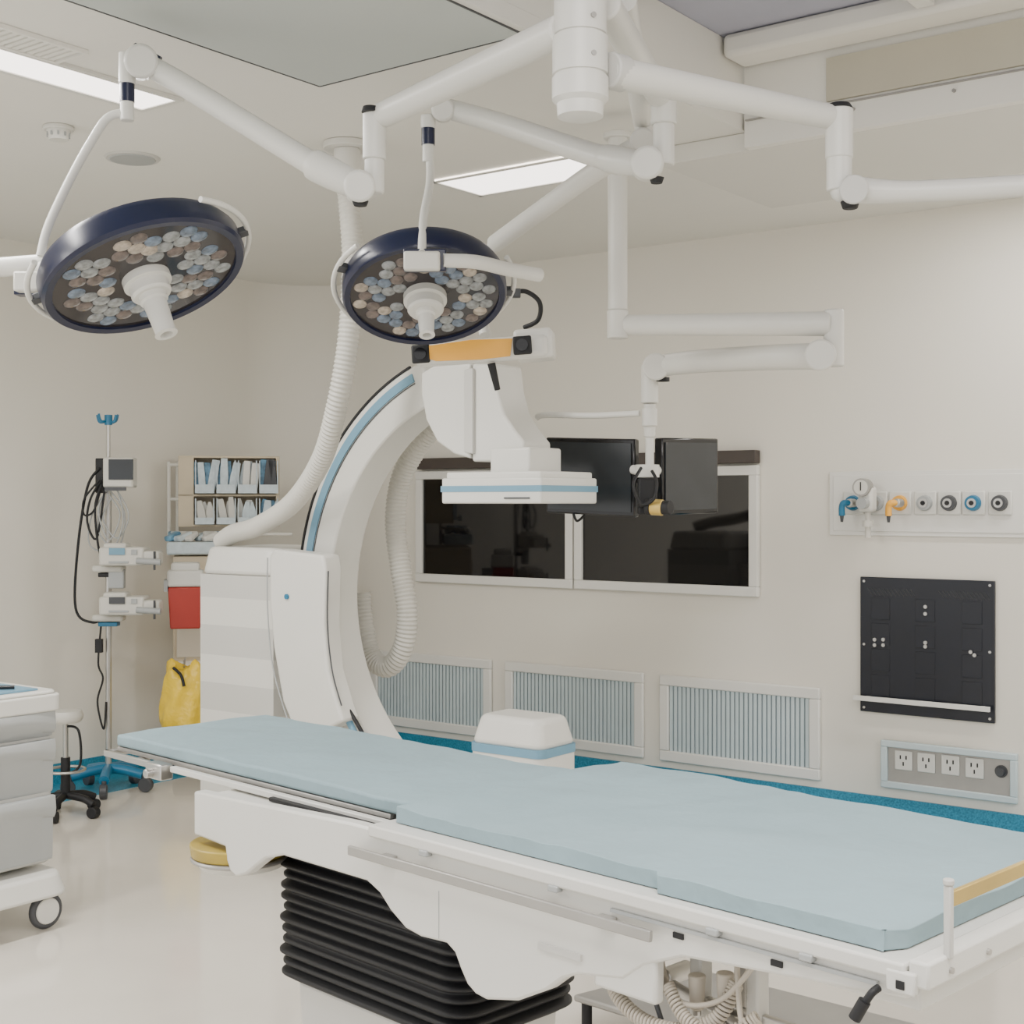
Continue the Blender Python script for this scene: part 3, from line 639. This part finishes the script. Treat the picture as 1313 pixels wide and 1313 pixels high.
def pad(t0,t1,n0,n1,z0,z1,name,label,step=None):
    m=MB();N=max(2,int((t1-t0)/.014));K=max(2,int((n1-n0)/.014))
    top=[[None]*(K+1) for _ in range(N+1)];bot=[[None]*(K+1) for _ in range(N+1)]
    for i in range(N+1):
        for j in range(K+1):
            t=t0+(t1-t0)*i/N;n=n0+(n1-n0)*j/K
            # rounded plan corners at the foot end
            if step and t>step and j==0: n-=.018
            if step and i==N and j in (0,K): t-=.018
            edge=.004*ns.noise(Vector((t*9,n*9,5))) if j in (0,K) or i in (0,N) else 0
            h=.004*ns.noise(Vector((t*5,n*7,z1)))+.0022*ns.noise(Vector((t*15,n*9,2)))
            kz=math.exp(-((t-1.15)/.25)**2)*.9+.45
            h+=kz*.005*(1-abs(ns.noise(Vector((t*6+n*3,n*5-t*2,3))))*3.2)*.5
            h-=.0022*math.exp(-((t+n*.6-1.45)/.02)**2)+.0018*math.exp(-((t-n*.4-1.25)/.018)**2)
            top[i][j]=m.bm.verts.new(T(t+edge*.5,n+edge,z1-.001+h));bot[i][j]=m.bm.verts.new(T(t,n,z0))
    for i in range(N):
        for j in range(K):
            m._f([top[i][j],top[i+1][j],top[i+1][j+1],top[i][j+1]],0);m._f([bot[i][j],bot[i][j+1],bot[i+1][j+1],bot[i+1][j]],0)
    for i in range(N):
        m._f([top[i][0],bot[i][0],bot[i+1][0],top[i+1][0]],0);m._f([top[i][K],top[i+1][K],bot[i+1][K],bot[i][K]],0)
    for j in range(K):
        m._f([top[0][j],top[0][j+1],bot[0][j+1],bot[0][j]],0);m._f([top[N][j],bot[N][j],bot[N][j+1],top[N][j+1]],0)
    return part(name,m,M_pad,bevel=.006,segs=3,label=label,cat='mattress',ang=80)
pad(.0,1.085,.06,.487,.9275,.957,'mattress','narrow pale blue mattress section on the operating table head')
pad(1.09,2.075,.0,.613,.9355,.963,'mattress','wide pale blue mattress section on the operating table',1.69)
pc=[onZ(735,1275,.12),onZ(880,1238,.12),onZ(1200,1318,.12),onZ(1060,1375,.12)]
ce=(pc[0]+pc[1]+pc[2]+pc[3])/4
e=thing('step_platform','low grey metal step platform on the floor','step stool',ce-UP*.12)
part('deck',MB().prism([p-UP*.02 for p in pc],UP*.02),M_dsteel,e,bevel=.006)
for p in pc:
    q=p.lerp(ce,.08);part('foot',MB().cyl((q.x,q.y,0),(q.x,q.y,.10),.015),M_black,e)
# =============== LEFT TROLLEY ===============
e=thing('medical_trolley','white plastic medical trolley with grey drawers on casters','trolley',(-4.5,2.6,0))
X1=-4.22;X0=-4.75;Y0=2.25;Y1=2.935
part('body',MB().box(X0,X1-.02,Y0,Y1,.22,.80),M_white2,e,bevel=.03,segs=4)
part('top_tray',taper(taper(MB(),X0-.02,X1+.015,Y0-.02,Y1+.015,.765,.825,.0,r=.04),X0-.01,X1+.005,Y0-.01,Y1+.005,.825,.838,.004,r=.04),M_white,e,bevel=.008,segs=3)
def drawer(z0,z1,nm,mt):
    pr=[(0,z0),(.008,z0+.012),(.012,z1-.075),(.022,z1-.05),(.036,z1-.035),(.040,z1-.015),(.032,z1),(0,z1)]
    lp=[]
    n=14
    for i in range(n+1):
        k=i/n;y=Y0+.02+(Y1-Y0-.03)*k
        dip=.03*(1-math.sin(math.pi*min(1,max(0,k)))**.5)
        lp.append([Vector((X1-.019+dx*(1-.35*(abs(2*k-1)**4)),y,z-(dip if zi in (3,4,5) else 0))) for zi,(dx,z) in enumerate(pr)])
    return part(nm,MB().rings(lp),mt,e,bevel=.004,segs=3,label='pale grey bin-like drawer front with rounded lip',ang=50)
drawer(.235,.465,'drawer',M_lgrey);drawer(.475,.665,'drawer',M_lgrey);drawer(.672,.765,'drawer',M_lgrey)
part('base',taper(MB(),X0-.04,X1+.06,Y0-.05,Y1+.03,.12,.20,.02,r=.08),M_white,e,bevel=.012,segs=3)
for x,y in ((X1+.0,Y1-.05),(X0+.05,Y1-.05),(X1+.0,Y0+.05),(X0+.05,Y0+.05)):
    o=part('caster',MB().cyl((x-.012,y,.064),(x+.012,y,.064),.064,seg=32),M_dgrey,e,bevel=.008)
    part('caster_hub',MB().cyl((x-.018,y,.064),(x+.018,y,.064),.046,seg=32),M_white,o,bevel=.004)
    part('caster_fork',MB().cyl((x,y,.12),(x,y,.135),.02),M_grey,o)
part('drape',MB().box(X0+.1,X1-.03,Y0+.1,Y1-.06,.839,.845),M_stripe,None,label='folded pale blue paper drape on the trolley',cat='drape')
part('marker_pen',MB().cyl((X1-.16,Y1-.22,.852),(X1-.08,Y1-.12,.852),.007),M_blackg,None,label='black pen lying on the blue drape',cat='pen')
# =============== STOOL ===============
bp=onZ(84,1046,0)
e=thing('stool','round white swivel stool with black star base','stool',(bp.x,bp.y,0))
part('seat',MB().rev([(.02,.45),(.07,.45),(.080,.462),(.084,.482),(.074,.505),(.02,.51)],(bp.x,bp.y,0),UP),M_off,e)
part('gas_column',MB().cyl((bp.x,bp.y,.09),(bp.x,bp.y,.28),.022).cyl((bp.x,bp.y,.28),(bp.x,bp.y,.45),.013,mi=1),[M_black,M_steel],e)
part('height_lever',MB().tube([(bp.x,bp.y,.43),(bp.x+.06,bp.y+.03,.41),(bp.x+.06,bp.y+.04,.25),(bp.x+.02,bp.y,.2)],.006),M_black,e)
for k in range(5):
    a=k*2*math.pi/5+.3;dx,dy=math.cos(a),math.sin(a)
    l=part('base_leg',MB().tube([(bp.x,bp.y,.10),(bp.x+dx*.10,bp.y+dy*.10,.09),(bp.x+dx*.16,bp.y+dy*.16,.065)],.018),M_black,e)
    part('caster',MB().cyl((bp.x+dx*.16-dy*.02,bp.y+dy*.16+dx*.02,.028),(bp.x+dx*.16+dy*.02,bp.y+dy*.16-dx*.02,.028),.028),M_black,l,bevel=.004)
part('foot_ring',MB().tube([(bp.x+.09*math.cos(k*.6283),bp.y+.09*math.sin(k*.6283),.22) for k in range(10)],.007,closed=True),M_steel,e)
# =============== IV POLE ===============
D=7.15;bp=P(139,1010,D);bx,by=bp.x,bp.y
zy=lambda y:H+(HY-y)/F*D
def Q(px,py,dd=0): return P(px,py,D+dd)
e=thing('infusion_stand','steel infusion stand with pumps, monitor and blue base','infusion stand',(bx,by,0))
part('pole',MB().cyl((bx,by,.10),(bx,by,zy(625)),.016).cyl((bx,by,zy(625)),(bx,by,zy(535)),.010),M_steel,e)
part('hooks',MB().cyl((bx,by,zy(545)),(bx,by,zy(532)),.02).tube([Q(125,532),Q(128,541),Q(137,540),Q(146,541),Q(149,532)],.008),M_teal,e,label='teal hooks')
part('hooks',MB().tube([(bx,by-.06,zy(531)),(bx,by-.045,zy(540)),(bx,by,zy(540)),(bx,by+.045,zy(540)),(bx,by+.06,zy(531))],.006),M_teal,e)
for k in range(5):
    a=k*2*math.pi/5+.5;dx,dy=math.cos(a),math.sin(a)
    l=part('base_leg',MB().tube([(bx,by,.12),(bx+dx*.09,by+dy*.09,.112),(bx+dx*.19,by+dy*.19,.09)],.026),M_teal,e,label='teal base leg')
    part('caster',MB().cyl((bx+dx*.205-dy*.018,by+dy*.205+dx*.018,.038),(bx+dx*.205+dy*.018,by+dy*.205-dx*.018,.038),.037).cyl((bx+dx*.19,by+dy*.19,.06),(bx+dx*.19,by+dy*.19,.09),.012),M_dgrey,l,bevel=.004)
mo=part('vital_monitor',MB().obox(Q(154,606,-.06),(.155,.09,.155),(RT,FW,UP)),M_off,e,bevel=.01)
part('screen',MB().obox(Q(155,602,-.108),(.125,.008,.105),(RT,FW,UP)),M_screen,mo)
part('keys',MB().obox(Q(148,627,-.108),(.11,.008,.018),(RT,FW,UP)),M_dgrey,mo)
part('bracket',MB().obox(Q(130,610,-.03),(.05,.05,.18),(RT,FW,UP)),M_black,e,bevel=.005)
for y0,lab in ((713,'a'),(776,'b')):
    pm=part('infusion_pump',MB().obox(Q(160,y0,-.08),(.23,.14,.095),(RT,FW,UP)).obox(Q(188,y0+2,-.09),(.15,.10,.07),(RT,FW,UP)).obox(Q(140,y0+16,-.04),(.16,.08,.035),(RT,FW,UP)).obox(Q(150,y0-12,-.08),(.12,.10,.04),(RT,FW,UP)),M_off,e,bevel=.012)
    part('pump_display',MB().obox(Q(150,y0-6,-.155),(.08,.008,.035),(RT,FW,UP)),M_stripe if lab=='a' else M_dgrey,pm)
    part('pump_keys',MB().obox(Q(172,y0-5,-.153),(.03,.008,.025),(RT,FW,UP)).obox(Q(152,y0+8,-.153),(.10,.008,.010),(RT,FW,UP)),M_grey,pm)
    part('clamp',MB().obox(Q(140,y0+24,-.02),(.10,.06,.022),(RT,FW,UP)),M_teal if lab=='b' else M_black,pm,bevel=.004)
    part('syringe',MB().cyl(Q(175,y0+6,-.155),Q(206,y0+8,-.155),.016).cyl(Q(198,y0-6,-.15),Q(198,y0+18,-.15),.006,mi=1),[M_grey,M_dgrey],pm)
part('holder_plate',MB().obox(Q(150,742,-.05),(.08,.04,.10),(RT,FW,UP)),M_grey,e,bevel=.006)
m=MB()
m.tube([Q(128,600,-.06),Q(112,625,-.05),Q(100,700,-.05),Q(97,780,-.03),Q(118,798,-.02),Q(136,790,-.03)],.007)
m.tube([Q(132,612,-.08),Q(116,640,-.08),Q(112,670,-.08),Q(124,690,-.08),Q(134,630,-.09)],.006)
m.tube([Q(130,622,-.09),Q(122,650,-.09),Q(126,700,-.09),Q(136,730,-.06)],.006)
m.tube([Q(128,615,-.09),Q(108,640,-.1),Q(108,660,-.09),Q(120,655,-.09),Q(130,625,-.08)],.005)
m.tube([Q(130,798,-.03),Q(126,850,-.03),Q(132,870,-.03),Q(125,900,-.03),Q(133,935,-.03),Q(136,900,-.02)],.005)
m.obox(Q(127,828,-.04),(.035,.03,.07),(RT,FW,UP))
part('cables',m,M_black,e,label='tangled black cables')
m=MB()
m.tube([Q(140,625,-.06),Q(118,660,-.07),Q(116,700,-.07),Q(150,705,-.07),Q(160,660,-.07),Q(142,630,-.06)],.004)
m.tube([Q(138,625,-.06),Q(126,655,-.1),Q(140,692,-.1),Q(154,660,-.08),Q(140,635,-.06)],.004)
m.tube([Q(146,622,-.06),Q(165,660,-.1),Q(150,690,-.1),Q(132,665,-.08),Q(142,640,-.06)],.004)
m.tube([Q(150,625,-.06),Q(158,665,-.12),Q(146,700,-.1),Q(126,680,-.08),Q(130,640,-.06)],.004)
part('tubing',m,M_grey,e,label='looped clear tubing')
# =============== SUPPLY ORGANIZER / CART ===============
D2=7.75
u2=(RT*.98+FW*.2).normalized();f2=UP.cross(u2)
def S(px,py,dd=0): return P(px,py,D2+dd)
zs=lambda y:H+(HY-y)/F*D2
b0=S(300,690);
e=thing('supply_cart','beige supply cart standing by the wall','cart',(b0.x,b0.y,0))
tz=zs(712)
cc=Vector((b0.x,b0.y,0))-u2*.02
part('body',MB().obox(cc+UP*((.12+tz)/2)+f2*.1,(.62,.42,tz-.12),(u2,f2,UP)),M_beige,e,bevel=.006)
for i in range(4):
    z0=.16+i*(tz-.2)/4
    d=part('drawer',MB().obox(cc+UP*(z0+.1)-f2*.113,(.58,.012,(tz-.2)/4-.02),(u2,f2,UP)),M_wall2,e,bevel=.004)
    part('drawer_handle',MB().obox(cc+UP*(z0+.17)-f2*.125,(.2,.012,.02),(u2,f2,UP)),M_grey,d,bevel=.003)
part('rack_frame',MB().cyl(S(217,712,.0),S(217,592,.0),.012).cyl(S(228,712,.12),S(228,592,.12),.012).cyl(S(217,596),S(232,596),.010).cyl(S(217,640),S(232,640),.010).cyl(S(217,685),S(375,685),.010),M_off,e)
for k in ((-.26,-.06),(-.26,.26),(.24,-.06),(.24,.26)):
    q=cc+u2*k[0]+f2*k[1];part('caster',MB().cyl((q.x-.015,q.y,.06),(q.x+.015,q.y,.06),.06).cyl((q.x,q.y,.1),(q.x,q.y,.125),.015),M_dgrey,e)
oc=S(294,628,.1);
e=thing('bin_organizer','beige organizer with two rows of clear bins','storage organizer',(oc.x,oc.y,zs(674)))
z0,z1=zs(674),zs(586);oc.z=(z0+z1)/2
hw=.27
m=MB()
m.obox(oc-u2*hw,(.02,.2,z1-z0),(u2,f2,UP));m.obox(oc+u2*hw,(.02,.2,z1-z0),(u2,f2,UP))
m.obox(oc+f2*.02,(hw*2,.01,z1-z0),(u2,f2,UP))
for z in (z0,zs(635),z1): m.obox(Vector((oc.x,oc.y,z)),(hw*2+.02,.2,.012),(u2,f2,UP))
m.obox(oc-u2*(hw-.04)-f2*.09,(.07,.02,z1-z0),(u2,f2,UP))
part('case',m,M_beige,e,bevel=.002)
for r,(za,zb_) in enumerate(((z0+.01,zs(635)-.01),(zs(635)+.01,z1-.01))):
    for c in range(4):
        q=oc+u2*(-hw+.135+c*.118)-f2*.06;q.z=(za+zb_)/2;hh=zb_-za
        b=part('bin',MB().obox(q-UP*(hh*.42)-f2*.02,(.105,.14,.012),(u2,f2,UP)).obox(q-UP*(hh*.32)-f2*.09-UP*.01,(.105,.008,hh*.25),(u2,f2,UP)).obox(q-u2*.05,(.006,.12,hh*.9),(u2,f2,UP)).obox(q+u2*.05,(.006,.12,hh*.9),(u2,f2,UP)),M_clear,e,label='clear plastic bin')
        mm=[[M_white,M_off],[M_white,M_off],[M_white,M_clear],[M_bluebag,M_clear]][c] if r==0 else [[M_bluebag,M_clear],[M_bluebag,M_clear],[M_clear,M_white],[M_bluebag,M_dgrey]][c]
        m=MB()
        for k in range(4):
            o_=u2*((k-1.5)*.023)-f2*(.015+.014*((k*2)%4));tl=random.uniform(-.18,.18)
            a1=(u2*math.cos(tl)+UP*math.sin(tl)).normalized();a3=(UP*math.cos(tl)-u2*math.sin(tl)).normalized()
            hgt=hh*random.uniform(.72,.92);ww=random.uniform(.036,.05);base=q+o_-UP*(hh*.40)
            tp=random.uniform(.2,.8) if r==0 else random.uniform(.8,1.1)
            lp=[[base+a3*zz_+a1*(sx*ww*.5*f_)+f2*(sy*.009) for sx,sy in ((-1,-1),(1,-1),(1,1),(-1,1))] for zz_,f_ in ((0,1),(hgt*.5,1.05),(hgt,tp))]
            m.rings(lp,k%2)
        part('packets',m,mm,b,bevel=.004,segs=3,label='wrapped medical packets')
m=MB()
c=S(250,700,-.08)
e=thing('supply_basket','clear basket filled with wrapped supplies','basket',(c.x,c.y,tz))
part('basket',MB().obox(Vector((c.x,c.y,tz+.045)),(.3,.2,.07),(u2,f2,UP)),M_clear,e,bevel=.01)
m=MB()
for k in range(14):
    q=Vector((c.x,c.y,tz+.11))+u2*random.uniform(-.12,.12)+f2*random.uniform(-.07,.05);a=random.uniform(0,3)
    ax1=Vector((math.cos(a),math.sin(a),.4)).normalized();ax2=UP.cross(ax1).normalized()
    m.obox(q,(.09,.05,.03),(ax1,ax2,ax1.cross(ax2)),k%3)
part('packets',m,[M_white,M_clear,M_bluebag],e,bevel=.01,segs=3)
c=P(238,780,7.35)
e=thing('sharps_container','red sharps container with white lid','waste container',(c.x,c.y,H+(HY-805)/F*7.35))
zq=lambda y:H+(HY-y)/F*7.35
part('bin',MB().rings([[Vector((c.x,c.y,z))+u2*(sx*w_)+f2*(sy*.07) for sx,sy in ((-1,-1),(1,-1),(1,1),(-1,1))] for z,w_ in ((zq(805),.078),(zq(752),.09))]),M_red,e,bevel=.008)
part('lid',MB().obox(Vector((c.x,c.y,zq(741))),(.19,.15,.09),(u2,f2,UP)).obox(Vector((c.x,c.y,zq(727))),(.15,.12,.05),(u2,f2,UP)),M_white,e,bevel=.015,segs=3)
part('bracket',MB().obox(Vector((c.x,c.y,zq(760)))+f2*.1,(.1,.08,.05),(u2,f2,UP)).obox(Vector((c.x,c.y,zq(750)))-u2*.1,(.02,.15,.06),(u2,f2,UP)),M_grey,e)
DB=7.3
zq=lambda y:H+(HY-y)/F*DB
c=P(236,900,DB)
lp=[]
ks=[(940,.0),(938,.105),(932,.12),(925,.128),(915,.127),(905,.124),(898,.120),(890,.116),(882,.113),(875,.110),(868,.106),(862,.100),(857,.092),(853,.07),(856,.05)]
for k,(yy,rad) in enumerate(ks):
    pts=[]
    for j in range(60):
        a=2*math.pi*j/60;w_=rad*(1+.14*ns.noise(Vector((math.cos(a)*2.2,math.sin(a)*2.2,yy*.03)))+.07*math.sin(a*6+yy*.08)+.05*ns.noise(Vector((math.cos(a)*7,math.sin(a)*7,yy*.12))))
        pts.append(Vector((c.x+math.cos(a)*w_,c.y+math.sin(a)*w_*.9,zq(yy)+(.03*math.sin(a*2+.6)+.01*math.sin(a*7) if k>=11 else 0))))
    lp.append(pts)
e=thing('waste_bag','crumpled yellow plastic waste bag hanging by the supply cart','waste bag',(c.x,c.y,zq(938)))
part('bag',MB().rings(lp),M_yel2,e,ang=60,label='crumpled yellow plastic bag')
part('clip',MB().tube([P(222,856,DB-.1),P(232,866,DB-.11),P(236,880,DB-.12)],.008),M_black,e)
part('bag_hook',MB().tube([Vector((c.x,c.y,zq(856))),Vector((c.x,c.y,zq(850)))+f2*.1,Vector((c.x,c.y,zq(850)))+f2*.2],.006),M_steel,e)
# =============== WORLD + CAMERA ===============
w=bpy.data.worlds.new('world');bpy.context.scene.world=w;w.use_nodes=True
w.node_tree.nodes['Background'].inputs[0].default_value=(1,.985,.96,1);w.node_tree.nodes['Background'].inputs[1].default_value=1.6
cam=bpy.data.cameras.new('camera');cam.sensor_width=36;cam.lens=36*F/1313;cam.shift_y=-(656.5-HY)/1313
cam.clip_start=.05
o=bpy.data.objects.new('camera',cam);o.location=(0,0,H);o.rotation_euler=(math.radians(90),0,math.atan2(.6,.8));SC.objects.link(o)
bpy.context.scene.camera=o
